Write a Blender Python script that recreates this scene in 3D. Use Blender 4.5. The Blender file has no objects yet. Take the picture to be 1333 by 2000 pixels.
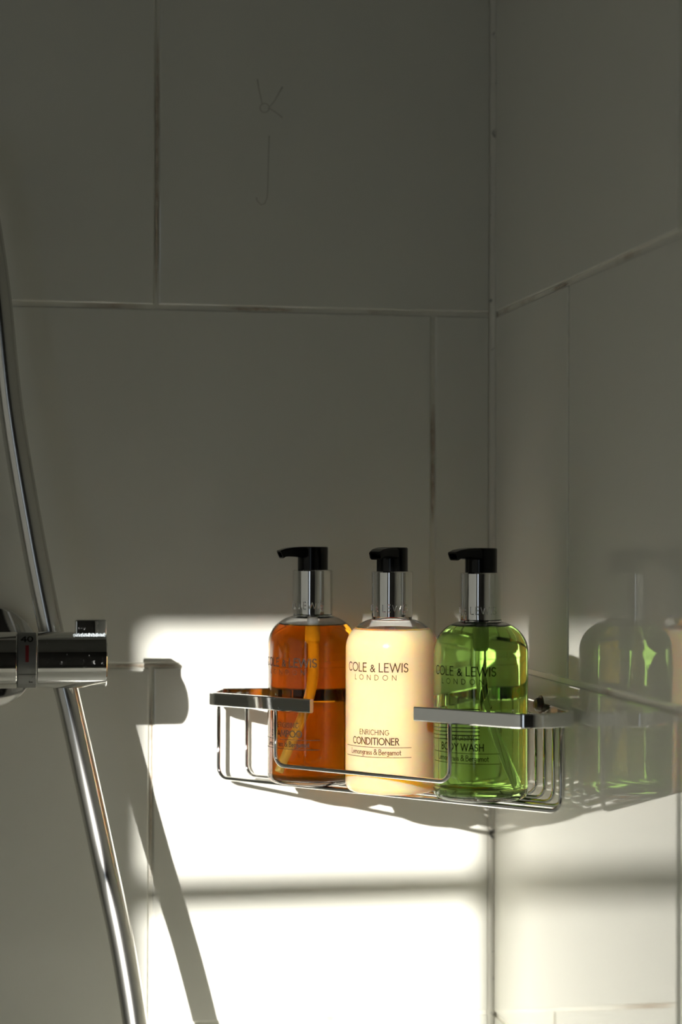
import bpy, bmesh, math, random
from mathutils import Vector, Matrix, noise

random.seed(7)
sc = bpy.context.scene
PI = math.pi

# ------------------------------------------------------------------ camera
CAM = Vector((-0.34887, -1.34218, 0.09101))
YAW, PITCH, ROLL = 0.17487, 0.012172, 0.0036556
fwd = Vector((math.sin(YAW)*math.cos(PITCH), math.cos(YAW)*math.cos(PITCH), math.sin(PITCH)))
rgt = Vector((math.cos(YAW), -math.sin(YAW), 0))
up = rgt.cross(fwd)
r2 = rgt*math.cos(ROLL) + up*math.sin(ROLL)
u2 = -rgt*math.sin(ROLL) + up*math.cos(ROLL)
cd = bpy.data.cameras.new('camera')
cam = bpy.data.objects.new('camera', cd)
sc.collection.objects.link(cam)
M = Matrix((r2, u2, -fwd)).transposed().to_4x4()
M.translation = CAM
cam.matrix_world = M
cd.sensor_fit = 'VERTICAL'
cd.sensor_height = 36.0
cd.lens = 3759.7/2000*36
cd.clip_start = 0.01
cd.dof.use_dof = True
cd.dof.focus_distance = 1.245
cd.dof.aperture_fstop = 4.5
sc.camera = cam

# ------------------------------------------------------------------ light
SUN_K, SUN_M = 0.51, 0.315
SUN = Vector((SUN_K, 1.0, -SUN_M)).normalized()
sd = bpy.data.lights.new('sun', 'SUN')
sd.energy = 10.4
sd.angle = 0.0095
sd.color = (1.0, 0.975, 0.92)
so = bpy.data.objects.new('sun', sd)
so.rotation_euler = SUN.to_track_quat('-Z', 'Y').to_euler()
so.location = (-3, -6, 2.5)
sc.collection.objects.link(so)

w = bpy.data.worlds.new('sky')
sc.world = w
w.use_nodes = True
wn = w.node_tree.nodes
bg = wn['Background']
bg.inputs['Color'].default_value = (0.80, 0.90, 1.0, 1)
bg.inputs['Strength'].default_value = 1.0

# area light added on the unseen left wall as soft ambient fill
ad = bpy.data.lights.new('side_fill', 'AREA')
ad.shape = 'RECTANGLE'
ad.size, ad.size_y = 1.26, 1.85
ad.energy = 1.3
ad.color = (1.0, 1.0, 0.88)
ao = bpy.data.objects.new('side_fill', ad)
ao.location = (-1.74, -1.275, 0.27)
ao.rotation_euler = (0, -PI/2, 0)                  # faces +x, local x is vertical
sc.collection.objects.link(ao)

vs = sc.view_settings
vs.view_transform = 'Standard'
vs.look = 'None'
vs.exposure = 0.05
vs.gamma = 1.0
vs.use_curve_mapping = False
sc.cycles.max_bounces = 9
sc.cycles.diffuse_bounces = 4
sc.cycles.glossy_bounces = 4
sc.cycles.transmission_bounces = 9
sc.cycles.adaptive_threshold = 0.03
sc.cycles.use_light_tree = False

# ------------------------------------------------------------------ materials
def mat(name, base=(0.8, 0.8, 0.8), rough=0.5, metal=0.0, **kw):
    m = bpy.data.materials.new(name)
    m.use_nodes = True
    p = m.node_tree.nodes['Principled BSDF']
    p.inputs['Base Color'].default_value = (*base, 1)
    p.inputs['Roughness'].default_value = rough
    p.inputs['Metallic'].default_value = metal
    for k, v in kw.items():
        p.inputs[k.replace('_', ' ')].default_value = v
    return m

def P(m): return m.node_tree.nodes['Principled BSDF']

def add_noise(m, scale, lo, hi, c0, c1, sock='Base Color', detail=4.0, coord='Object'):
    nt = m.node_tree
    tc = nt.nodes.new('ShaderNodeTexCoord')
    n = nt.nodes.new('ShaderNodeTexNoise')
    n.inputs['Scale'].default_value = scale
    n.inputs['Detail'].default_value = detail
    r = nt.nodes.new('ShaderNodeValToRGB')
    r.color_ramp.elements[0].position = lo
    r.color_ramp.elements[1].position = hi
    r.color_ramp.elements[0].color = (*c0, 1)
    r.color_ramp.elements[1].color = (*c1, 1)
    nt.links.new(tc.outputs[coord], n.inputs['Vector'])
    nt.links.new(n.outputs['Fac'], r.inputs['Fac'])
    nt.links.new(r.outputs['Color'], P(m).inputs[sock])
    return n, r

def add_bump(m, scale, strength, dist=0.001, detail=2.0):
    nt = m.node_tree
    tc = nt.nodes.new('ShaderNodeTexCoord')
    n = nt.nodes.new('ShaderNodeTexNoise')
    n.inputs['Scale'].default_value = scale
    n.inputs['Detail'].default_value = detail
    b = nt.nodes.new('ShaderNodeBump')
    b.inputs['Strength'].default_value = strength
    b.inputs['Distance'].default_value = dist
    nt.links.new(tc.outputs['Object'], n.inputs['Vector'])
    nt.links.new(n.outputs['Fac'], b.inputs['Height'])
    nt.links.new(b.outputs['Normal'], P(m).inputs['Normal'])

M_tile = mat('white_glazed_tile', (0.82, 0.812, 0.735), 0.028, IOR=1.55)
add_bump(M_tile, 9.0, 0.02, 0.004, 1.0)
M_grout = mat('stained_grout', (0.7, 0.68, 0.6), 0.8)
n_, r_ = add_noise(M_grout, 13.0, 0.54, 0.76, (0.86, 0.84, 0.75), (0.36, 0.24, 0.15), detail=7)
M_seal = mat('silicone', (0.78, 0.76, 0.68), 0.4)
add_noise(M_seal, 70.0, 0.66, 0.74, (0.78, 0.76, 0.68), (0.06, 0.055, 0.05), detail=3)
M_plaster = mat('plaster', (0.22, 0.215, 0.19), 0.7)
M_dark = mat('dark_painted_wall', (0.045, 0.042, 0.038), 0.6)
M_white = mat('white_wall_paint', (0.66, 0.65, 0.60), 0.6)
M_floor = mat('floor_tile', (0.14, 0.135, 0.12), 0.4)
M_frame = mat('window_frame_paint', (0.75, 0.75, 0.73), 0.4)
M_chrome = mat('chrome', (0.78, 0.77, 0.75), 0.035, 1.0)
M_chrome2 = mat('water_spotted_chrome', (0.76, 0.76, 0.75), 0.05, 1.0)
add_noise(M_chrome2, 420.0, 0.60, 0.78, (0.03, 0.03, 0.03), (0.30, 0.30, 0.30), 'Roughness', 3)
M_hose = mat('hose_silver', (0.66, 0.65, 0.62), 0.21, 1.0)
M_black = mat('black_plastic', (0.004, 0.004, 0.004), 0.16, Specular_IOR_Level=0.3)
M_ring = mat('grey_scale_ring', (0.26, 0.26, 0.25), 0.42, 0.6)
M_red = mat('red_mark', (0.22, 0.008, 0.012), 0.5)
M_ink = mat('black_ink', (0.012, 0.010, 0.008), 0.6, Specular_IOR_Level=0.1)
M_ink2 = mat('brown_black_ink', (0.03, 0.016, 0.008), 0.6, Specular_IOR_Level=0.1)
M_lime = mat('limescale', (0.30, 0.33, 0.35), 0.6)
add_bump(M_lime, 1500.0, 0.8, 0.0006, 4)
M_screw = mat('dark_steel', (0.16, 0.14, 0.12), 0.35, 1.0)
M_mark = mat('dried_glue', (0.60, 0.585, 0.51), 0.2)
M_stain = mat('rust_stain', (0.40, 0.27, 0.17), 0.8)
add_noise(M_stain, 160.0, 0.35, 0.7, (0.78, 0.72, 0.61), (0.56, 0.45, 0.34), detail=4)

def glass_mat(name, ior=1.49):
    m = mat(name, (1, 1, 1), 0.0, IOR=ior)
    P(m).inputs['Transmission Weight'].default_value = 1.0
    return m
M_clear = glass_mat('clear_plastic')

def liquid_mat(name, color, density):
    """interface plastic->liquid on the sides, liquid->air on the free surface (face attribute 'free')"""
    m = glass_mat(name, 0.915)
    nt = m.node_tree
    at = nt.nodes.new('ShaderNodeAttribute'); at.attribute_name = 'free'
    mr = nt.nodes.new('ShaderNodeMapRange')
    mr.inputs['To Min'].default_value = 0.915
    mr.inputs['To Max'].default_value = 1.36
    nt.links.new(at.outputs['Fac'], mr.inputs['Value'])
    nt.links.new(mr.outputs['Result'], P(m).inputs['IOR'])
    va = nt.nodes.new('ShaderNodeVolumeAbsorption')
    va.inputs['Color'].default_value = (*color, 1)
    va.inputs['Density'].default_value = density
    out = nt.nodes['Material Output']
    nt.links.new(va.outputs['Volume'], out.inputs['Volume'])
    m.cycles.homogeneous_volume = True
    return m
M_amber = liquid_mat('amber_liquid', (0.905, 0.70, 0.0), 100.0)
M_green = liquid_mat('green_liquid', (0.62, 0.975, 0.0), 31.0)
M_cream = mat('cream_conditioner', (0.58, 0.44, 0.26), 0.12, IOR=1.5)
P(M_cream).inputs['Subsurface Weight'].default_value = 1.0
P(M_cream).inputs['Subsurface Radius'].default_value = (1.0, 0.42, 0.05)
P(M_cream).inputs['Subsurface Scale'].default_value = 0.060
P(M_cream).inputs['Subsurface Anisotropy'].default_value = 0.6

def straw_mat(name, col):
    m = mat(name, col, 0.3)
    nt = m.node_tree
    t = nt.nodes.new('ShaderNodeBsdfTranslucent'); t.inputs['Color'].default_value = (*col, 1)
    mx = nt.nodes.new('ShaderNodeMixShader'); mx.inputs['Fac'].default_value = 0.6
    nt.links.new(P(m).outputs['BSDF'], mx.inputs[1])
    nt.links.new(t.outputs['BSDF'], mx.inputs[2])
    nt.links.new(mx.outputs['Shader'], nt.nodes['Material Output'].inputs['Surface'])
    return m
M_straw = straw_mat('milky_plastic', (0.9, 0.9, 0.86))
M_tube = glass_mat('clear_tube', 1.07)

# ------------------------------------------------------------------ mesh helpers
col = sc.collection

def obj(name, verts, faces, m, parent=None, smooth=True, auto=None):
    me = bpy.data.meshes.new(name)
    me.from_pydata([tuple(v) for v in verts], [], faces)
    me.update()
    if m: me.materials.append(m)
    if smooth:
        me.polygons.foreach_set('use_smooth', [True]*len(me.polygons))
        if auto is not None: me.set_sharp_from_angle(angle=auto)
    o = bpy.data.objects.new(name, me)
    col.objects.link(o)
    if parent: o.parent = parent
    return o

def bm_obj(name, bm, m, parent=None, auto=0.6):
    me = bpy.data.meshes.new(name)
    bm.normal_update()
    bm.to_mesh(me); bm.free()
    if m: me.materials.append(m)
    me.polygons.foreach_set('use_smooth', [True]*len(me.polygons))
    me.set_sharp_from_angle(angle=auto)
    o = bpy.data.objects.new(name, me)
    col.objects.link(o)
    if parent: o.parent = parent
    return o

def empty(name, loc=(0, 0, 0)):
    o = bpy.data.objects.new(name, None)
    o.empty_display_size = 0.02
    o.location = loc
    col.objects.link(o)
    return o

def tag(o, label, cat=None, group=None, kind=None):
    o['label'] = label
    if cat: o['category'] = cat
    if group: o['group'] = group
    if kind: o['kind'] = kind
    return o

def struct(o, label=None):
    o['kind'] = 'structure'
    if label: o['label'] = label
    return o

def box_bm(x0, x1, y0, y1, z0, z1, bev=0.0, seg=2):
    bm = bmesh.new()
    bmesh.ops.create_cube(bm, size=1.0)
    for v in bm.verts:
        v.co = Vector((x0+(v.co.x+.5)*(x1-x0), y0+(v.co.y+.5)*(y1-y0), z0+(v.co.z+.5)*(z1-z0)))
    if bev > 0:
        bmesh.ops.bevel(bm, geom=list(bm.edges), offset=bev, segments=seg, affect='EDGES', profile=0.5)
    return bm

def lathe(profile, n=96):
    """profile [(r,z)...] about z; r=0 ends become poles; returns verts, faces"""
    V, F, rows = [], [], []
    for r, z in profile:
        if r < 1e-7:
            V.append((0, 0, z)); rows.append([len(V)-1])
        else:
            s = len(V)
            for i in range(n):
                a = 2*PI*i/n
                V.append((r*math.cos(a), r*math.sin(a), z))
            rows.append(list(range(s, s+n)))
    for a, b in zip(rows[:-1], rows[1:]):
        if len(a) == 1 and len(b) == 1: continue
        for i in range(n):
            j = (i+1) % n
            if len(a) == 1: F.append((a[0], b[j], b[i]))
            elif len(b) == 1: F.append((a[i], a[j], b[0]))
            else: F.append((a[i], a[j], b[j], b[i]))
    return V, F

def frames(pts, closed=False):
    """parallel-transport frames"""
    n = len(pts); T = []
    for i in range(n):
        if closed: d = pts[(i+1) % n]-pts[i-1]
        else: d = pts[min(i+1, n-1)]-pts[max(i-1, 0)]
        T.append(d.normalized())
    ref = Vector((0, 0, 1)) if abs(T[0].z) < 0.9 else Vector((1, 0, 0))
    N = [(ref-T[0]*ref.dot(T[0])).normalized()]
    for i in range(1, n):
        v = N[-1]-T[i]*N[-1].dot(T[i])
        N.append(v.normalized() if v.length > 1e-9 else N[-1])
    return T, N

def tube(pts, r, seg=12, caps=True, closed=False):
    pts = [Vector(p) for p in pts]
    T, N = frames(pts, closed)
    V, F = [], []
    n = len(pts)
    for i in range(n):
        B = T[i].cross(N[i])
        rr = r[i] if isinstance(r, (list, tuple)) else r
        for k in range(seg):
            a = 2*PI*k/seg
            V.append(pts[i]+(N[i]*math.cos(a)+B*math.sin(a))*rr)
    for i in range(n if closed else n-1):
        j = (i+1) % n
        for k in range(seg):
            l = (k+1) % seg
            F.append((i*seg+k, i*seg+l, j*seg+l, j*seg+k))
    if caps and not closed:
        F.append(tuple(reversed(range(seg))))
        F.append(tuple((n-1)*seg+k for k in range(seg)))
    return V, F

def fillet(corners, rad, seg=8):
    """polyline with rounded corners"""
    P_ = [Vector(c) for c in corners]
    out = [P_[0]]
    for a, b, c in zip(P_[:-2], P_[1:-1], P_[2:]):
        d1, d2 = (a-b).normalized(), (c-b).normalized()
        ang = d1.angle(d2)
        t = rad/math.tan(ang/2)
        t = min(t, (a-b).length*0.49, (c-b).length*0.49)
        rr = t*math.tan(ang/2)
        ctr = b+(d1+d2).normalized()*(rr/math.sin(ang/2))
        p0, p1 = b+d1*t, b+d2*t
        v0, v1 = p0-ctr, p1-ctr
        for i in range(seg+1):
            out.append(ctr+v0.normalized().slerp(v1.normalized(), i/seg)*rr)
    out.append(P_[-1])
    return out

def strip_band(pts, thick, z0, z1, bev=0.0007):
    """flat rail swept along a plan path (2-D points, outer face on the path); thickness inward = left of travel"""
    pts = [Vector((p[0], p[1], 0)) for p in pts]
    n = len(pts)
    b = bev
    sec = [(0, z0+b), (0, z1-b), (b, z1), (thick-b, z1), (thick, z1-b), (thick, z0+b), (thick-b, z0), (b, z0)]
    V, F = [], []
    for i in range(n):
        if i == 0: d = (pts[1]-pts[0]).normalized(); s = 1
        elif i == n-1: d = (pts[-1]-pts[-2]).normalized(); s = 1
        else:
            d1, d2 = (pts[i]-pts[i-1]).normalized(), (pts[i+1]-pts[i]).normalized()
            d = (d1+d2).normalized(); s = 1/max(0.5, d.dot(d1))
        nrm = Vector((-d.y, d.x, 0))*s
        for o_, z in sec:
            q = pts[i]+nrm*o_
            V.append((q.x, q.y, z))
    k = len(sec)
    for i in range(n-1):
        for j in range(k):
            l = (j+1) % k
            F.append((i*k+j, (i+1)*k+j, (i+1)*k+l, i*k+l))
    F.append(tuple(range(k)))
    F.append(tuple(reversed(range((n-1)*k, n*k))))
    return V, F

# ------------------------------------------------------------------ room shell
X0, Y0, ZF, ZC = -1.75, -2.42, -1.05, 1.60        # far left, behind the camera, floor, ceiling
GAP = 0.0034
TT = 0.006                                          # tile thickness in front of the grout face (back face at +TT)

def plain_box(name, x0, x1, y0, y1, z0, z1, m, parent=None):
    o = bm_obj(name, box_bm(x0, x1, y0, y1, z0, z1), m, parent)
    return o

wall_back = struct(plain_box('wall_back', X0, 0.06, 0.0016, 0.10, ZF, ZC, M_grout))
wall_right = struct(plain_box('wall_right', 0.0016, 0.10, Y0, 0.10, ZF, ZC, M_grout))
struct(plain_box('floor', X0-0.1, 0.1, Y0-0.1, 0.1, ZF-0.1, ZF, M_floor))
struct(plain_box('ceiling', X0-0.1, 0.1, Y0-0.1, 0.1, ZC, ZC+0.1, M_plaster))

tile_cache = {}
def tile(parent, plane, a0, a1, z0, z1, label=None):
    wd, ht = round(a1-a0-GAP, 5), round(z1-z0-GAP, 5)
    key = (plane, wd, ht)
    if key not in tile_cache:
        if plane == 'back': bm = box_bm(-wd/2, wd/2, 0, TT, -ht/2, ht/2, 0.0011, 3)
        else: bm = box_bm(0, TT, -wd/2, wd/2, -ht/2, ht/2, 0.0011, 3)
        o = bm_obj('tile', bm, M_tile, parent, 0.15)
        tile_cache[key] = o.data
    else:
        o = bpy.data.objects.new('tile', tile_cache[key])
        col.objects.link(o); o.parent = parent
    c = (a0+a1)/2
    j = random.uniform(-0.0003, 0.0003)
    o.location = (c, j, (z0+z1)/2) if plane == 'back' else (j, c, (z0+z1)/2)
    o.rotation_euler = (random.uniform(-.001, .001), 0, random.uniform(-.001, .001)) if plane == 'back' else (0, random.uniform(-.001, .001), random.uniform(-.001, .001))
    return o

rows = [(-1.0, -0.75), (-0.75, -0.5), (-0.5, -0.25), (-0.25, 0.0), (0.0, 0.25), (0.25, 0.5), (0.5, 0.75), (0.75, 1.0)]
COR = -0.0022
mark_tile = None
for i, (z0, z1) in enumerate(rows):
    j = -0.2452 if i % 2 == 1 else -0.045           # -0.25..0 is row 3 -> odd
    if z0 == 0.25: j = -0.2431
    xs = [COR, j]
    while xs[-1] > -1.2: xs.append(xs[-1]-0.4)
    for a, b in zip(xs[:-1], xs[1:]):
        t = tile(wall_back, 'back', b, a, z0, z1)
        if z0 == 0.25 and a == COR: mark_tile = t
    jy = -0.383 if i % 2 == 1 else -0.1823
    ys = [COR, jy]
    while ys[-1] > -1.5: ys.append(ys[-1]-0.4)
    for a, b in zip(ys[:-1], ys[1:]):
        tile(wall_right, 'right', b, a, z0, z1)

# silicone bead in the corner
bead = [(-0.0042, 0.001), (-0.0036, -0.0010), (-0.0024, -0.0024), (-0.0010, -0.0036), (0.001, -0.0042), (0.0015, 0.0015)]
V, F = [], []
zs = [ZF+(ZC-ZF)*i/40 for i in range(41)]
for z in zs:
    for x, y in bead: V.append((x, y, z))
k = len(bead)
for i in range(len(zs)-1):
    for j in range(k):
        l = (j+1) % k
        F.append((i*k+j, i*k+l, (i+1)*k+l, (i+1)*k+j))
struct(obj('trim_1', V, F, M_seal), 'off-white silicone bead down the tiled corner with black mould specks')

# window wall behind the camera with the narrow sun window
WX0, WX1, WZ0, WZ1 = -1.4915, -1.247, -0.45, 0.791
wv = struct(plain_box('wall_window_side', X0, WX0, Y0-0.02, Y0, ZF, ZC, M_plaster))
wv.name = 'wall_front'
plain_box('wall_panel', WX1, 0.1, Y0-0.02, Y0, ZF, ZC, M_dark, wv)
plain_box('wall_panel', WX0, WX1, Y0-0.02, Y0, WZ1, ZC, M_plaster, wv)
plain_box('wall_panel', WX0, WX1, Y0-0.02, Y0, ZF, WZ0, M_plaster, wv)
win = struct(empty('window_1', (0, 0, 0)), 'narrow tall window the low sun comes through')
MZ = 0.606
plain_box('transom_bar', WX0, WX1, Y0-0.015, Y0-0.003, MZ-0.012, MZ+0.012, M_frame, win)
# solid left wall, with a frame added around the fill light
wl = struct(plain_box('wall_left', X0-0.02, X0, Y0, 0.1, ZF, ZC, M_white))
fr = struct(empty('fill_frame'), 'unseen frame added around the soft fill light on the left wall')
for (a0, a1, b0, b1) in [(-2.24, -0.31, -0.40, -0.36), (-2.24, -0.31, 0.90, 0.94), (-2.24, -2.20, -0.36, 0.90), (-0.35, -0.31, -0.36, 0.90)]:
    plain_box('fill_frame_bar', X0, X0+0.03, a0, a1, b0, b1, M_frame, fr)

# ------------------------------------------------------------------ unseen tub added below the frame to bounce light up the wall
def bounce_tub():
    x0, x1, y0, y1, zt, zb = -1.70, -0.008, -0.74, -0.008, -0.325, ZF
    secs = [(0.0, zb), (0.0, zt-0.012), (0.004, zt-0.003), (0.012, zt), (0.056, zt), (0.066, zt-0.004), (0.072, zt-0.016), (0.088, zt-0.16), (0.105, zt-0.20), (0.14, zt-0.215)]
    V, F = [], []
    N = 10
    def loop(ins, z, rad):
        pts = []
        rad = max(rad, 0.002)
        for cx, cy, a0 in ((x1-ins-rad, y1-ins-rad, 0), (x0+ins+rad, y1-ins-rad, 90), (x0+ins+rad, y0+ins+rad, 180), (x1-ins-rad, y0+ins+rad, 270)):
            for i in range(N):
                a = math.radians(a0+90*i/(N-1))
                pts.append((cx+rad*math.cos(a), cy+rad*math.sin(a), z))
        return pts
    for k_, (ins, z) in enumerate(secs): V += loop(ins, z, 0.01 if k_ < 5 else 0.10)
    k = 4*N
    for i in range(len(secs)-1):
        for j in range(k):
            l = (j+1) % k
            F.append((i*k+j, i*k+l, (i+1)*k+l, (i+1)*k+j))
    F.append(tuple(range((len(secs)-1)*k, len(secs)*k)))
    o = obj('bounce_tub', V, F, M_bounce, auto=0.6)
    return tag(o, 'unseen white tub added below the basket to bounce light upwards', 'bounce_tub')
M_bounce = mat('bounce_white', (0.88, 0.88, 0.83), 0.15)
bounce_tub()

# ------------------------------------------------------------------ dried marks on the upper tile
def tile_curve(name, pts, r):
    V, F = tube([Vector((p[0], -0.0001, p[1]))-mark_tile.location for p in pts], r, 8)
    V = [(v[0], v[1]*0.5, v[2]) for v in V]
    return obj(name, V, F, M_mark, mark_tile)

def wallpt(px, py):
    d = fwd + r2*((px-666.5)/3759.7) + u2*((1000-py)/3759.7)
    t = (0-CAM.y)/d.y
    q = CAM+d*t
    return (q.x, q.z)
mk = [[(503, 155), (506, 175), (511, 196), (512, 206)], [(552, 170), (545, 182), (536, 198), (526, 210)], [(526, 211), (538, 219), (552, 230)],
      [(526, 265), (525, 300), (524, 340), (523, 375), (522, 386), (517, 398), (510, 400), (503, 393), (501, 386)],
      [(507+10+9*math.cos(a), 211+9*math.sin(a)) for a in [i*2*PI/12 for i in range(13)]]]
for c in mk:
    tile_curve('dried_drip', [wallpt(*p) for p in c], 0.0005)

# ------------------------------------------------------------------ rust stains lying in the joints
def stain(wall, plane, a0, z0, a1, z1, half):
    n = 36
    V, F = [], []
    dx, dz = a1-a0, z1-z0
    L = math.hypot(dx, dz); nx, nz = -dz/L, dx/L
    for i in range(n+1):
        t = i/n
        e = min(1.0, 6*t, 6*(1-t))
        h1 = half*e*(0.55+0.45*noise.noise((i*0.37, a0*50, 1.0)))
        h2 = half*e*(0.55+0.45*noise.noise((i*0.37, a0*50, 7.0)))
        for h, dpt in ((h1, 0.0), (-h2, 0.0), (h1, 0.0004), (-h2, 0.0004)):
            aa, zz = a0+dx*t+nx*h, z0+dz*t+nz*h
            V.append((aa, 0.0008+dpt, zz) if plane == 'back' else (0.0008+dpt, aa, zz))
    for i in range(n):
        b = 4*i
        F += [(b, b+4, b+5, b+1), (b+2, b+3, b+7, b+6), (b, b+2, b+6, b+4), (b+1, b+5, b+7, b+3)]
    obj('rust_stain', V, F, M_stain, wall)
HZ = 0.0015
stain(wall_back, 'back', wallpt(448, 604)[0], 0.25, wallpt(575, 606)[0], 0.25, HZ)
stain(wall_back, 'back', -0.2431, 0.262, -0.2431, 0.44, HZ)
stain(wall_back, 'back', -0.045, 0.10, -0.045, 0.185, HZ)
stain(wall_back, 'back', wallpt(215, 1300)[0], 0.0, wallpt(345, 1297)[0], 0.0, HZ)
stain(wall_back, 'back', -0.2452, -0.135, -0.2452, -0.015, HZ*0.8)
stain(wall_right, 'right', -0.178, 0.25, -0.142, 0.25, HZ)

# ------------------------------------------------------------------ corner basket
NX, NY, NO = -0.7338, -0.6794, 0.1815          # front plane: NX*x+NY*y = NO
def front_xy(s):                                 # point on the front plane, s metres along it from its middle
    mid = Vector((NX, NY))*NO
    return mid+Vector((-NY, NX))*s
BZ0, BZ1 = -0.0247, -0.0157
BT = 0.0038
# straight edges of the rail (outer face)
yb, xr = -0.0035, -0.0035
A = Vector(((NO-NY*yb)/NX, yb))
B = Vector((xr, (NO-NX*xr)/NY))
C_ = Vector((xr, yb))
def ray_xy(px, y):
    d = fwd + r2*((px-666.5)/3759.7)
    t = (y-CAM.y)/d.y
    return (CAM+d*t).x
def on_front(px):
    d = fwd + r2*((px-666.5)/3759.7)
    t = (NO-NX*CAM.x-NY*CAM.y)/(NX*d.x+NY*d.y)
    q = CAM+d*t
    return Vector((q.x, q.y))
EL, ER = on_front(607), on_front(809.5)
A1 = on_front(407)
B1 = on_front(1040)
def multi_fillet(pts, rads, seg=12):
    out = [Vector(pts[0])]
    for i in range(1, len(pts)-1):
        arc_ = fillet([pts[i-1], pts[i], pts[i+1]], rads[i-1], seg)[1:-1]
        d0 = (Vector(pts[i-1])-arc_[0]).normalized(); d1 = (Vector(pts[i+1])-arc_[-1]).normalized()
        out += [arc_[0]+d0*0.0006]+arc_+[arc_[-1]+d1*0.0006]
    return out+[Vector(pts[-1])]
path = multi_fillet([(EL.x, EL.y, 0), (A1.x, A1.y, 0), (A1.x+0.0105, yb, 0), (C_.x, C_.y, 0), (xr, B1.y+0.0150, 0), (B1.x, B1.y, 0), (ER.x, ER.y, 0)], [0.013, 0.008, 0.016, 0.008, 0.022])
# travel EL -> A -> corner -> B -> ER is clockwise seen from above: inside lies on the right
path_r = list(reversed(path))
basket = empty('corner_basket', (-0.10, -0.10, -0.0780))
def local(V, o): return [Vector(v)-o.location for v in V]
V, F = strip_band(path_r, BT, BZ0, BZ1)
rail = obj('rail', local(V, basket), F, M_chrome2, basket, auto=0.5)
tag(rail, 'flat polished chrome rail, open in the middle of the front')
# end caps of the rail
WR = 0.0015
WZ = -0.0764
# guard wire hanging from the two rail ends
gl, gr = on_front(537), on_front(877)
ins = Vector((-NX, -NY))*(BT*0.5)
gl, gr = gl+ins, gr+ins
GZ = -0.0608
g = fillet([(gl.x, gl.y, BZ0+0.002), (gl.x, gl.y, GZ), (gr.x, gr.y, GZ), (gr.x, gr.y, BZ0+0.002)], 0.0075, 8)
V, F = tube(g, 0.0014, 12)
tag(obj('guard_wire', local(V, basket), F, M_chrome, basket), 'thin chrome wire slung low across the front opening')
# nested U wires
p0, p1 = Vector((-0.1990, -0.0165)), Vector((-0.0130, -0.2068))
for i in range(9):
    a = Vector((-0.2000+0.0209*i, -0.0165 if i == 0 else -0.0056))
    b = Vector((-0.0130 if i == 0 else -0.0056, -0.2130+0.0202*i))
    u = fillet([(a.x, a.y, BZ0+0.002), (a.x, a.y, WZ), (b.x, b.y, WZ), (b.x, b.y, BZ0+0.002)], 0.0078, 8)
    V, F = tube(u, WR, 12)
    obj('basket_wire', local(V, basket), F, M_chrome, basket)
# fixing screws
def screw(px, py, pz, axis):
    prof = [(0, 0.0042), (0.0022, 0.0040), (0.0040, 0.0028), (0.0046, 0.0012), (0.0046, 0), (0.0060, -0.0001), (0.0060, -0.0012), (0, -0.0012)]
    V, F = lathe(prof, 20)
    q = Vector(axis).to_track_quat('Z', 'Y')
    V = [q @ Vector(v)+Vector((px, py, pz))-basket.location for v in V]
    obj('screw', V, F, M_screw, basket, auto=0.5)
screw(xr-BT-0.0012, -0.150, -0.0168, (-1, 0, 0))
screw(-0.150, yb-BT-0.0012, -0.0168, (0, -1, 0))
tag(basket, 'triangular chrome wire corner basket with flat rail holding three bottles', 'basket')

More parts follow.
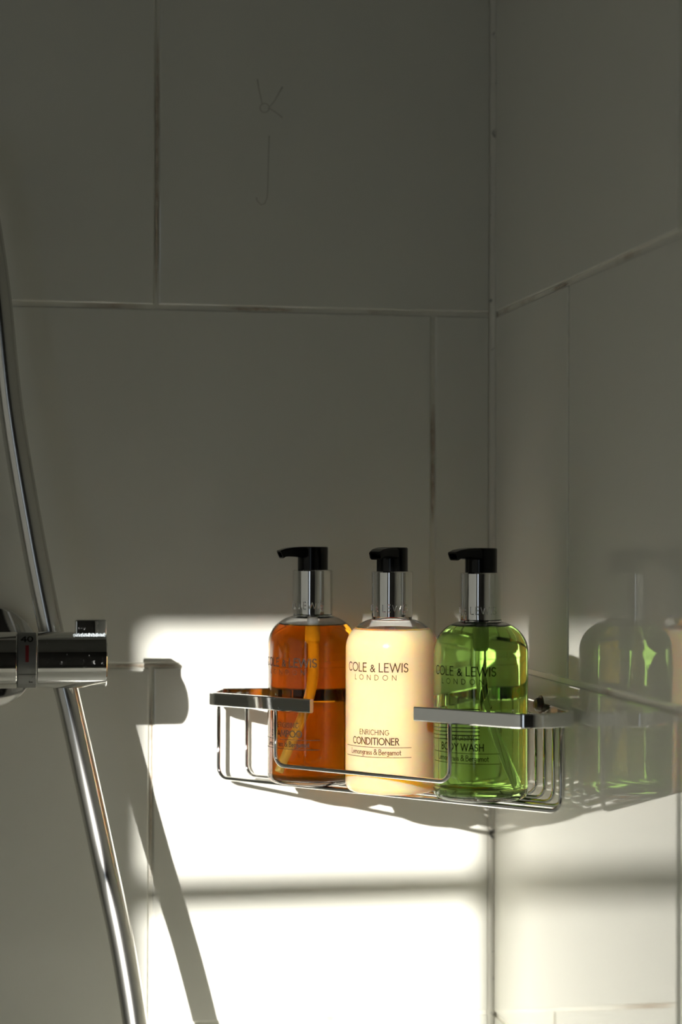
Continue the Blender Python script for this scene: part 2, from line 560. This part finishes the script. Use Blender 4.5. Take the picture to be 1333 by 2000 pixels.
# ------------------------------------------------------------------ stroke lettering
def arc(cx, cy, rx, ry, a0, a1, n=14):
    return [(cx+rx*math.cos(math.radians(a0+(a1-a0)*i/n)), cy+ry*math.sin(math.radians(a0+(a1-a0)*i/n))) for i in range(n+1)]
def ln(*p): return list(p)
GL = {
 'C': (0.86, [arc(.52, .5, .46, .5, 48, 312, 20)]),
 'O': (1.0, [arc(.5, .5, .48, .5, 0, 360, 26)]),
 'L': (0.50, [ln((.05, 1), (.05, 0), (.48, 0))]),
 'E': (0.55, [ln((.5, 1), (.05, 1), (.05, 0), (.5, 0)), ln((.05, .52), (.46, .52))]),
 'W': (1.25, [ln((.0, 1), (.30, 0), (.62, 1), (.94, 0), (1.24, 1))]),
 'I': (0.12, [ln((.06, 1), (.06, 0))]),
 'S': (0.56, [arc(.28, .745, .22, .255, 30, 250, 12)+arc(.27, .25, .24, .25, 75, -150, 12)]),
 'N': (0.84, [ln((.05, 0), (.05, 1), (.79, 0), (.79, 1))]),
 'D': (0.84, [ln((.30, 0), (.05, 0), (.05, 1), (.30, 1))+arc(.30, .5, .49, .5, 90, -90, 16)]),
 'R': (0.62, [ln((.05, 0), (.05, 1), (.28, 1))+arc(.28, .76, .24, .24, 90, -90, 10)+ln((.05, .52)), ln((.28, .52), (.60, 0))]),
 'H': (0.76, [ln((.05, 0), (.05, 1)), ln((.71, 0), (.71, 1)), ln((.05, .52), (.71, .52))]),
 'G': (0.92, [arc(.52, .5, .46, .5, 48, 330, 20)+ln((.92, .46), (.62, .46))]),
 'T': (0.66, [ln((0, 1), (.66, 1)), ln((.33, 1), (.33, 0))]),
 'A': (0.80, [ln((.0, 0), (.40, 1), (.80, 0)), ln((.14, .34), (.66, .34))]),
 'M': (0.95, [ln((.03, 0), (.12, 1), (.475, .15), (.83, 1), (.92, 0))]),
 'P': (0.56, [ln((.05, 0), (.05, 1), (.26, 1))+arc(.26, .73, .25, .27, 90, -90, 10)+ln((.05, .46))]),
 'B': (0.60, [ln((.05, .53), (.28, .53))+arc(.28, .765, .2, .235, -90, 90, 10)+ln((.05, 1), (.05, 0), (.30, 0))+arc(.30, .265, .25, .265, -90, 90, 10)]),
 'Y': (0.72, [ln((0, 1), (.36, .5), (.72, 1)), ln((.36, .5), (.36, 0))]),
 '&': (0.78, [ln((.76, 0), (.22, .68))+arc(.36, .80, .17, .2, 215, -35, 12)+ln((.2, .46))+arc(.30, .23, .25, .23, 130, 330, 12)+ln((.72, .44))]),
 'e': (0.54, [ln((.06, .29), (.46, .29))+arc(.26, .27, .22, .27, 5, 310, 14)]),
 'm': (0.82, [ln((.05, .54), (.05, 0)), arc(.23, .34, .18, .2, 180, 0, 8)+ln((.41, 0)), arc(.59, .34, .18, .2, 180, 0, 8)+ln((.77, 0))]),
 'o': (0.56, [arc(.28, .27, .24, .27, 0, 360, 16)]),
 'n': (0.50, [ln((.05, .54), (.05, 0)), arc(.25, .34, .2, .2, 180, 0, 8)+ln((.45, 0))]),
 'g': (0.50, [arc(.24, .33, .19, .21, 0, 360, 14), ln((.43, .54), (.43, -.08))+arc(.24, -.08, .19, .18, 0, -150, 8)]),
 'r': (0.34, [ln((.05, .54), (.05, 0)), arc(.25, .32, .2, .22, 180, 70, 6)]),
 'a': (0.48, [arc(.22, .34, .18, .2, 150, 0, 8)+ln((.40, 0)), ln((.40, .32))+arc(.22, .15, .18, .15, 80, 350, 10)]),
 's': (0.38, [arc(.19, .40, .13, .14, 40, 250, 8)+arc(.18, .14, .15, .14, 75, -150, 8)]),
 't': (0.34, [ln((.12, .78), (.12, .12))+arc(.24, .12, .12, .12, 180, 290, 6), ln((0, .54), (.30, .54))]),
 '4': (0.60, [ln((.44, 0), (.44, 1), (.02, .3), (.60, .3))]),
 '0': (0.62, [arc(.31, .5, .27, .5, 0, 360, 20)]),
 ' ': (0.20, []),
}
def layout(text, height, width=None, track=0.16):
    x = 0; strokes = []
    sizes = {'&': 0.78} if text.isupper() and '&' in text else {}
    for ch in text:
        wd, st = GL[ch]
        s = sizes.get(ch, 1.0)
        for p in st: strokes.append([((x+a*s), b*s) for a, b in p])
        x += wd*s+track
    x -= track
    sx = (width/(x*height)) if width else 1.0
    return [[(a*height*sx-x*height*sx/2, b*height) for a, b in p] for p in strokes]

def refine(p, step):
    out = [p[0]]
    for a, b in zip(p[:-1], p[1:]):
        L = math.hypot(b[0]-a[0], b[1]-a[1])
        n = max(1, int(L/step))
        for i in range(1, n+1): out.append((a[0]+(b[0]-a[0])*i/n, a[1]+(b[1]-a[1])*i/n))
    return out

def ribbon(strokes, wd, mapf, step=0.0008):
    """flat printed strokes; mapf(u,v)->xyz"""
    V, F = [], []
    for st in strokes:
        p = [st[0]]
        for q in st[1:]:
            if math.hypot(q[0]-p[-1][0], q[1]-p[-1][1]) > 1e-7: p.append(q)
        # split at sharp corners so that each run stays a clean ribbon
        runs, cur = [], [p[0]]
        for i in range(1, len(p)):
            cur.append(p[i])
            if i < len(p)-1:
                a = Vector((p[i][0]-p[i-1][0], p[i][1]-p[i-1][1])); b = Vector((p[i+1][0]-p[i][0], p[i+1][1]-p[i][1]))
                if a.angle(b) > 0.9: runs.append(cur); cur = [p[i]]
        runs.append(cur)
        for r in runs:
            r = refine(r, step)
            n = len(r); s = len(V)
            for i in range(n):
                a, b = r[max(i-1, 0)], r[min(i+1, n-1)]
                dx, dy = b[0]-a[0], b[1]-a[1]; L = math.hypot(dx, dy) or 1
                nx, ny = -dy/L*wd/2, dx/L*wd/2
                ex, ey = 0, 0
                if i == 0: ex, ey = -dx/L*wd/2, -dy/L*wd/2
                if i == n-1: ex, ey = dx/L*wd/2, dy/L*wd/2
                V.append(mapf(r[i][0]+nx+ex, r[i][1]+ny+ey)); V.append(mapf(r[i][0]-nx+ex, r[i][1]-ny+ey))
            for i in range(n-1): F.append((s+2*i, s+2*i+1, s+2*i+3, s+2*i+2))
    return V, F

# ------------------------------------------------------------------ bottles
R0, ZB = 0.0301, -0.0749
WALL = 0.0017
NECKZ = 0.1125
def outer_profile():
    pr = [(0, 0.0014), (0.018, 0.0012), (0.0225, 0.0003), (0.0245, 0.0)]
    pr += [(R0-0.0052+0.0052*math.sin(a), 0.0052-0.0052*math.cos(a)) for a in [PI/2*i/8 for i in range(1, 9)]]
    for z in (0.03, 0.06): pr.append((R0, z))
    rc, hh, zs0 = 0.0090, 0.0195, 0.0925
    for i in range(0, 25):
        a = PI/2*i/24
        r = rc+(R0-rc)*math.cos(a); z = zs0+hh*math.sin(a)
        if r < 0.0132: break
        pr.append((r, z))
    pr += [(0.0131, 0.1116), (0.0131, 0.1165)]
    return pr
OUT = outer_profile()
def r_at(pr, z):
    for (ra, za), (rb, zb) in zip(pr[3:-1], pr[4:]):
        if za <= z <= zb and zb > za: return ra+(rb-ra)*(z-za)/(zb-za)
    return pr[-1][0]

def bottle(name, label, xy, kind, level, text_rot, nozzle_rot, lines, straw_pts, ink):
    root = empty(name, (xy[0], xy[1], ZB))
    view = math.atan2(CAM.y-xy[1], CAM.x-xy[0])     # direction towards the camera
    # shell --------------------------------------------------------
    if kind != 'cream':
        V, F = lathe(OUT)
        top = [(r_at(OUT, z)-WALL, z-0.0006) for z in [level+(0.1110-level)*i/6 for i in range(7)]]+[(0.0114, 0.1165)]
        V2, F2 = lathe(list(reversed(top)))
        off = len(V); V = V+V2; F = F+[tuple(i+off for i in f) for f in F2]
        shell = obj('bottle', V, F, M_clear, root)
        # liquid
        inner = [(0, 0.0042), (0.020, 0.0040), (0.0245, 0.0032)]
        ri = R0-WALL
        inner += [(ri-0.004+0.004*math.sin(a), 0.0072-0.004*math.cos(a)) for a in [PI/2*i/6 for i in range(1, 7)]]
        inner += [(ri, 0.03), (ri, 0.06)]
        zz = 0.0925
        while zz < level-0.0006:
            inner.append((r_at(OUT, zz)-WALL, zz)); zz += 0.0012
        rl = r_at(OUT, level)-WALL
        inner += [(rl, level), (0, level)]
        V, F = lathe(inner)
        liq = obj('liquid', V, F, M_amber if kind == 'amber' else M_green, root)
        at = liq.data.attributes.new('free', 'FLOAT', 'FACE')
        vals = [1.0 if (abs(p.normal.z) > 0.9 and p.center.z > 0.06) else 0.0 for p in liq.data.polygons]
        at.data.foreach_set('value', vals)
        for p, v in zip(liq.data.polygons, vals):
            if v: p.use_smooth = False
        tag(liq, {'amber': 'clear amber shampoo', 'green': 'clear green body wash'}[kind])
    else:
        below = [(r, z) for r, z in OUT if z <= level]+[(r_at(OUT, level), level)]
        V, F = lathe(below+[(0, level)])
        liq = obj('filled_bottle', V, F, M_cream, root, auto=0.7)
        tag(liq, 'lower bottle filled with opaque cream conditioner')
        above = [(r_at(OUT, level), level+0.0001)]+[(r, z) for r, z in OUT if z > level]
        V, F = lathe(above)
        inn = [(r_at(OUT, z)-WALL, z-0.0006) for z in [level+0.0008+(0.1110-level)*i/6 for i in range(7)]]+[(0.0114, 0.1165)]
        V2, F2 = lathe(list(reversed(inn)))
        off = len(V); V = V+V2; F = F+[tuple(i+off for i in f) for f in F2]
        tag(obj('bottle', V, F, M_clear, root), 'clear empty shoulder of the bottle')
    # collar -------------------------------------------------------
    rc = 0.01355
    prof = [(0.0131, 0.1131), (rc-0.0003, 0.1129), (rc, 0.1132), (rc, 0.1420), (rc-0.0005, 0.1427), (0.0108, 0.1427), (0.0106, 0.1400), (0, 0.1400)]
    V, F = lathe(prof, 64)
    collar = obj('collar', V, F, M_chrome, root, auto=0.5)
    tag(collar, 'chrome collar with the brand name embossed')
    # embossed letters round the collar
    V, F = [], []
    for st in layout('COLE & LEWIS', 0.0046, None, 0.22):
        pts = []
        for u, v in refine(st, 0.0008):
            a = view+math.radians(text_rot-20)+u/rc
            pts.append(Vector((rc*math.cos(a), rc*math.sin(a), 0.1166+v)))
        V2, F2 = tube(pts, 0.00032, 6)
        off = len(V); V += V2; F += [tuple(i+off for i in f) for f in F2]
    obj('embossed_lettering', V, F, M_chrome, collar)
    # pump head ----------------------------------------------------
    rh = 0.01025
    hz = 0.1582
    prof = [(0, 0.1405), (rh, 0.1405), (rh, hz-0.0006), (rh-0.0006, hz), (0, hz+0.0002)]
    V, F = lathe(prof, 48)
    pump = obj('pump_head', V, F, M_black, root, auto=0.5)
    # nozzle: tapering beak with a hollow mouth
    L = 0.0245
    secs = [(0.0, 0.0095, hz-0.0080, hz), (0.008, 0.0078, hz-0.0074, hz), (0.0150, 0.0056, hz-0.0066, hz-0.0004), (0.0205, 0.0050, hz-0.0066, hz-0.0012), (L-0.001, 0.0044, hz-0.0078, hz-0.0026)]
    V, F = [], []
    def ring(x, hw, zb, zt, lean=0.0):
        c = 0.35*min(hw, (zt-zb)/2)
        pts = [(-hw, zb+c), (-hw+c, zb), (hw-c, zb), (hw, zb+c), (hw, zt-c), (hw-c, zt), (-hw+c, zt), (-hw, zt-c)]
        return [(x+lean*((z-zb)/(zt-zb)-0.5), y, z) for y, z in pts]
    allr = [ring(*s, lean=(0.0022 if k_ == 4 else 0)) for k_, s in enumerate(secs)]
    allr.append(ring(L-0.001, 0.0035, hz-0.0070, hz-0.0036, 0.0016))
    allr.append(ring(L-0.005, 0.0033, hz-0.0066, hz-0.0038, 0.001))
    for rg in allr: V += rg
    for i in range(len(allr)-1):
        for j in range(8):
            l = (j+1) % 8
            F.append((i*8+j, i*8+l, (i+1)*8+l, (i+1)*8+j))
    F.append(tuple(range((len(allr)-1)*8, len(allr)*8)))
    a = view+math.radians(nozzle_rot)
    ca, sa = math.cos(a), math.sin(a)
    V = [(x*ca-y*sa, x*sa+y*ca, z) for x, y, z in V]
    tag(obj('nozzle', V, F, M_black, pump, auto=0.25), 'black spout with hollow mouth')
    # pump housing and dip tube
    if kind != 'cream':
        hzb = 0.0925
        V, F = lathe([(0, hzb), (0.0030, hzb), (0.0038, hzb+0.0012), (0.0038, 0.1125), (0, 0.1125)], 24)
        obj('pump_housing', V, F, M_straw, root, auto=0.5)
        rv = Vector((-math.sin(view), math.cos(view), 0)); tv = Vector((math.cos(view), math.sin(view), 0))
        pts = [rv*p[0]+tv*p[1]+Vector((0, 0, p[2])) for p in straw_pts]
        # smooth
        sm = []
        n = len(pts)
        for i in range(n-1):
            q0, q1, q2, q3 = pts[max(i-1, 0)], pts[i], pts[i+1], pts[min(i+2, n-1)]
            for s in range(10):
                t = s/10
                sm.append(0.5*((2*q1)+(q2-q0)*t+(2*q0-5*q1+4*q2-q3)*t*t+(3*q1-q0-3*q2+q3)*t**3))
        sm.append(pts[-1])
        V, F = tube(sm, 0.0027, 16)
        obj('dip_tube', V, F, M_straw if kind == 'amber' else M_tube, root)
    # printed label ------------------------------------------------
    cen = view+math.radians(text_rot)
    def mp(z):
        rr = R0+0.00008
        return lambda u, v: (rr*math.cos(cen+u/R0), rr*math.sin(cen+u/R0), z+v)
    V, F = [], []
    def put(strokes, wd, z):
        nonlocal V, F
        v2, f2 = ribbon(strokes, wd, mp(z))
        off = len(V); V += v2; F += [tuple(i+off for i in f) for f in f2]
    put(layout('COLE & LEWIS', 0.0053, 0.0455), 0.00068, 0.0791)
    put(layout('LONDON', 0.0031, 0.0300, 0.85), 0.00036, 0.0738)
    tag(obj('brand_lettering', V, F, ink, root, smooth=False), 'black printed brand name')
    V, F = [], []
    put(layout(lines[0], 0.0031, lines[2], 0.22), 0.00038, 0.0389)
    put(layout(lines[1], 0.0041, lines[3]), 0.00064, 0.0327)
    put([[(-0.025, 0), (0.025, 0)]], 0.00036, 0.0309)
    put([[(-0.025, 0), (0.025, 0)]], 0.00036, 0.0246)
    put(layout('Lemongrass & Bergamot', 0.0034, 0.0365, 0.10), 0.00042, 0.0263)
    tag(obj('product_lettering', V, F, ink, root, smooth=False), 'black printed product name between thin rules')
    if kind == 'green':
        # rows of small print on the back of the bottle, seen through the liquid
        V, F = [], []
        cb = view+PI+math.radians(24)
        for i in range(9):
            z = 0.0545-0.0024*i
            wd = 0.012
            st = [[(-wd, 0), (wd-(0.006 if i == 8 else 0), 0)]]
            v2, f2 = ribbon(st, 0.0006, lambda u, v: ((R0+0.00008)*math.cos(cb+u/R0), (R0+0.00008)*math.sin(cb+u/R0), z+v))
            off = len(V); V += v2; F += [tuple(k_+off for k_ in f) for f in f2]
        obj('back_print', V, F, M_ink, root, smooth=False)
    tag(root, label, 'bottle', 'pump bottles in the corner basket')
    return root

bottle('shampoo_bottle', 'clear pump bottle of amber shampoo at the basket\'s left end', (-0.1415, -0.0600), 'amber', 0.1060, -38, -70,
       ('ENERGISING', 'SHAMPOO', 0.0215, 0.0260), [(0, 0, 0.100), (0.0005, 0, 0.085), (0.0, 0.001, 0.068), (-0.004, 0.003, 0.048), (-0.012, 0.006, 0.025), (-0.019, 0.008, 0.008)], M_ink)
bottle('conditioner_bottle', 'pump bottle of cream conditioner between the amber and green bottles', (-0.0973, -0.1110), 'cream', 0.1050, -23, -27,
       ('ENRICHING', 'CONDITIONER', 0.0205, 0.0335), None, M_ink2)
bottle('body_wash_bottle', 'clear pump bottle of green body wash nearest the right wall', (-0.0482, -0.1530), 'green', 0.1088, -25, -48,
       ('ENERGISING', 'BODY WASH', 0.0215, 0.0300), [(0, 0, 0.100), (0.0, 0, 0.085), (0.001, 0, 0.068), (0.005, 0.001, 0.048), (0.012, 0.002, 0.025), (0.019, 0.003, 0.007)], M_ink)

# ------------------------------------------------------------------ shower mixer
def at(px, py, y):
    d = fwd + r2*((px-666.5)/3759.7) + u2*((1000-py)/3759.7)
    return CAM+d*((y-CAM.y)/d.y)
VY = -0.108
c = at(150, 1288.5, VY)
VZ = c.z
VR = 0.0178
x_end, x_r1, x_r0 = at(208, 1288, VY-0.004).x, at(70, 1288, VY-VR).x, at(36, 1288, VY-VR).x
mixer = empty('shower_mixer', (x_r0, VY, VZ))
def cyl_x(name, x0, x1, r, m, parent, bev=0.0008, n=72):
    prof = [(0, x0), (r-bev, x0), (r, x0+bev), (r, x1-bev), (r-bev, x1), (0, x1)]
    V, F = lathe(prof, n)
    V = [(z-x_r0, y, -x) for x, y, z in V]
    return obj(name, V, F, m, parent, auto=0.5)
cyl_x('body', x_r0-0.22, x_r0-0.0006, VR, M_chrome, mixer)
ring_o = cyl_x('scale_ring', x_r0-0.0004, x_r1+0.0004, VR-0.0004, M_ring, mixer, 0.0003)
tag(ring_o, 'matt grey temperature ring marked 40')
handle = cyl_x('temperature_handle', x_r1+0.0008, x_end, VR, M_chrome2, mixer, 0.0006)
# thumb tab on the handle
tx0 = at(147, 1230, VY-0.004).x
bm = box_bm(tx0-x_r0, x_end-x_r0-0.0002, -0.0075, 0.0075, 0.012, VR+0.0078, 0.0011, 3)
tab = bm_obj('grip_tab', bm, M_chrome2, handle)
# limescale at the foot of the tab
V, F = [], []
pts = []
for i in range(60):
    t = i/59
    pts.append(Vector((tx0-x_r0-0.0012+(x_end-tx0+0.0004)*t, -0.0082-0.0004*math.sin(i*1.7), 0.0160+0.0005*math.sin(i*2.9)+0.0003*math.sin(i*0.9))))
V, F = tube(pts, [0.0004+0.0003*abs(math.sin(i*0.7))+0.0002*random.random() for i in range(60)], 8)
tag(obj('limescale_crust', V, F, M_lime, tab), 'whitish limescale crust at the foot of the tab')
# ring marks
def ring_map(x_mid, a_mid):
    rr = VR-0.0003
    def f(u, v):
        a = a_mid+v/VR            # angle from facing -y towards +z
        return (x_mid-x_r0+u, -rr*math.cos(a), rr*math.sin(a))
    return f
xm = (x_r0+x_r1)/2
V, F = ribbon(layout('40', 0.0048, 0.0072, 0.12), 0.0009, ring_map(xm, math.radians(45)), 0.0006)
obj('printed_lettering', V, F, M_ink, ring_o, smooth=False)
V, F = ribbon([[(0, 0), (0, 0.0090)]], 0.0021, ring_map(xm, math.radians(3)), 0.0006)
tag(obj('red_mark', V, F, M_red, ring_o, smooth=False), 'dark red bar')
V, F = ribbon([[(-0.0055, 0), (0.0055, 0)]], 0.0003, ring_map(xm, math.radians(-27)), 0.0006)
obj('seam', V, F, M_ink, ring_o, smooth=False)
f = ring_map(xm, math.radians(-50))
obj('pointer_mark', [f(0.0012, 0), f(0.0036, 0), f(0.0036, 0.0056), f(0.0012, 0.0014)], [(0, 1, 2, 3)], M_ink, ring_o, smooth=False)
# wall flange and stub
fc = at(-24, 1283, -0.012)
prof = [(0, 0.0), (0.0345, 0.0), (0.0352, 0.0010), (0.0352, 0.0085), (0.0346, 0.0100), (0.0335, 0.0105), (0.016, 0.0110), (0, 0.0110)]
V, F = lathe(prof, 72)
V = [(x+fc.x-x_r0, -z-VY-0.0005, y+fc.z-VZ) for x, y, z in V]
tag(obj('wall_flange', V, F, M_chrome, mixer, auto=0.6), 'round chrome flange on the tiles')
V, F = tube([(fc.x-x_r0, -VY-0.008, fc.z-VZ), (fc.x-x_r0, 0.012, 0)], 0.0135, 32)
obj('inlet_stub', V, F, M_chrome, mixer, auto=0.6)
tag(mixer, 'chrome thermostatic bar shower mixer with grip tab handle at the left edge', 'shower mixer')

# ------------------------------------------------------------------ shower hose
hp = [(-55, 250, -0.045), (-28, 400, -0.050), (-4, 560, -0.056), (22, 800, -0.064), (62, 1040, -0.071), (104, 1250, -0.076), (133, 1360, -0.079), (171, 1530, -0.085), (208, 1700, -0.094), (240, 1850, -0.104), (266, 2010, -0.115), (280, 2150, -0.124), (284, 2300, -0.132), (278, 2460, -0.140)]
pts = [at(a, b, y) for a, b, y in hp]
sm = []
n = len(pts)
for i in range(n-1):
    q0, q1, q2, q3 = pts[max(i-1, 0)], pts[i], pts[i+1], pts[min(i+2, n-1)]
    for s in range(14):
        t = s/14
        sm.append(0.5*((2*q1)+(q2-q0)*t+(2*q0-5*q1+4*q2-q3)*t*t+(3*q1-q0-3*q2+q3)*t**3))
sm.append(pts[-1])
V, F = tube(sm, 0.0080, 32)
tag(obj('shower_hose', V, F, M_hose), 'long silver shower hose hanging behind the mixer handle', 'hose')
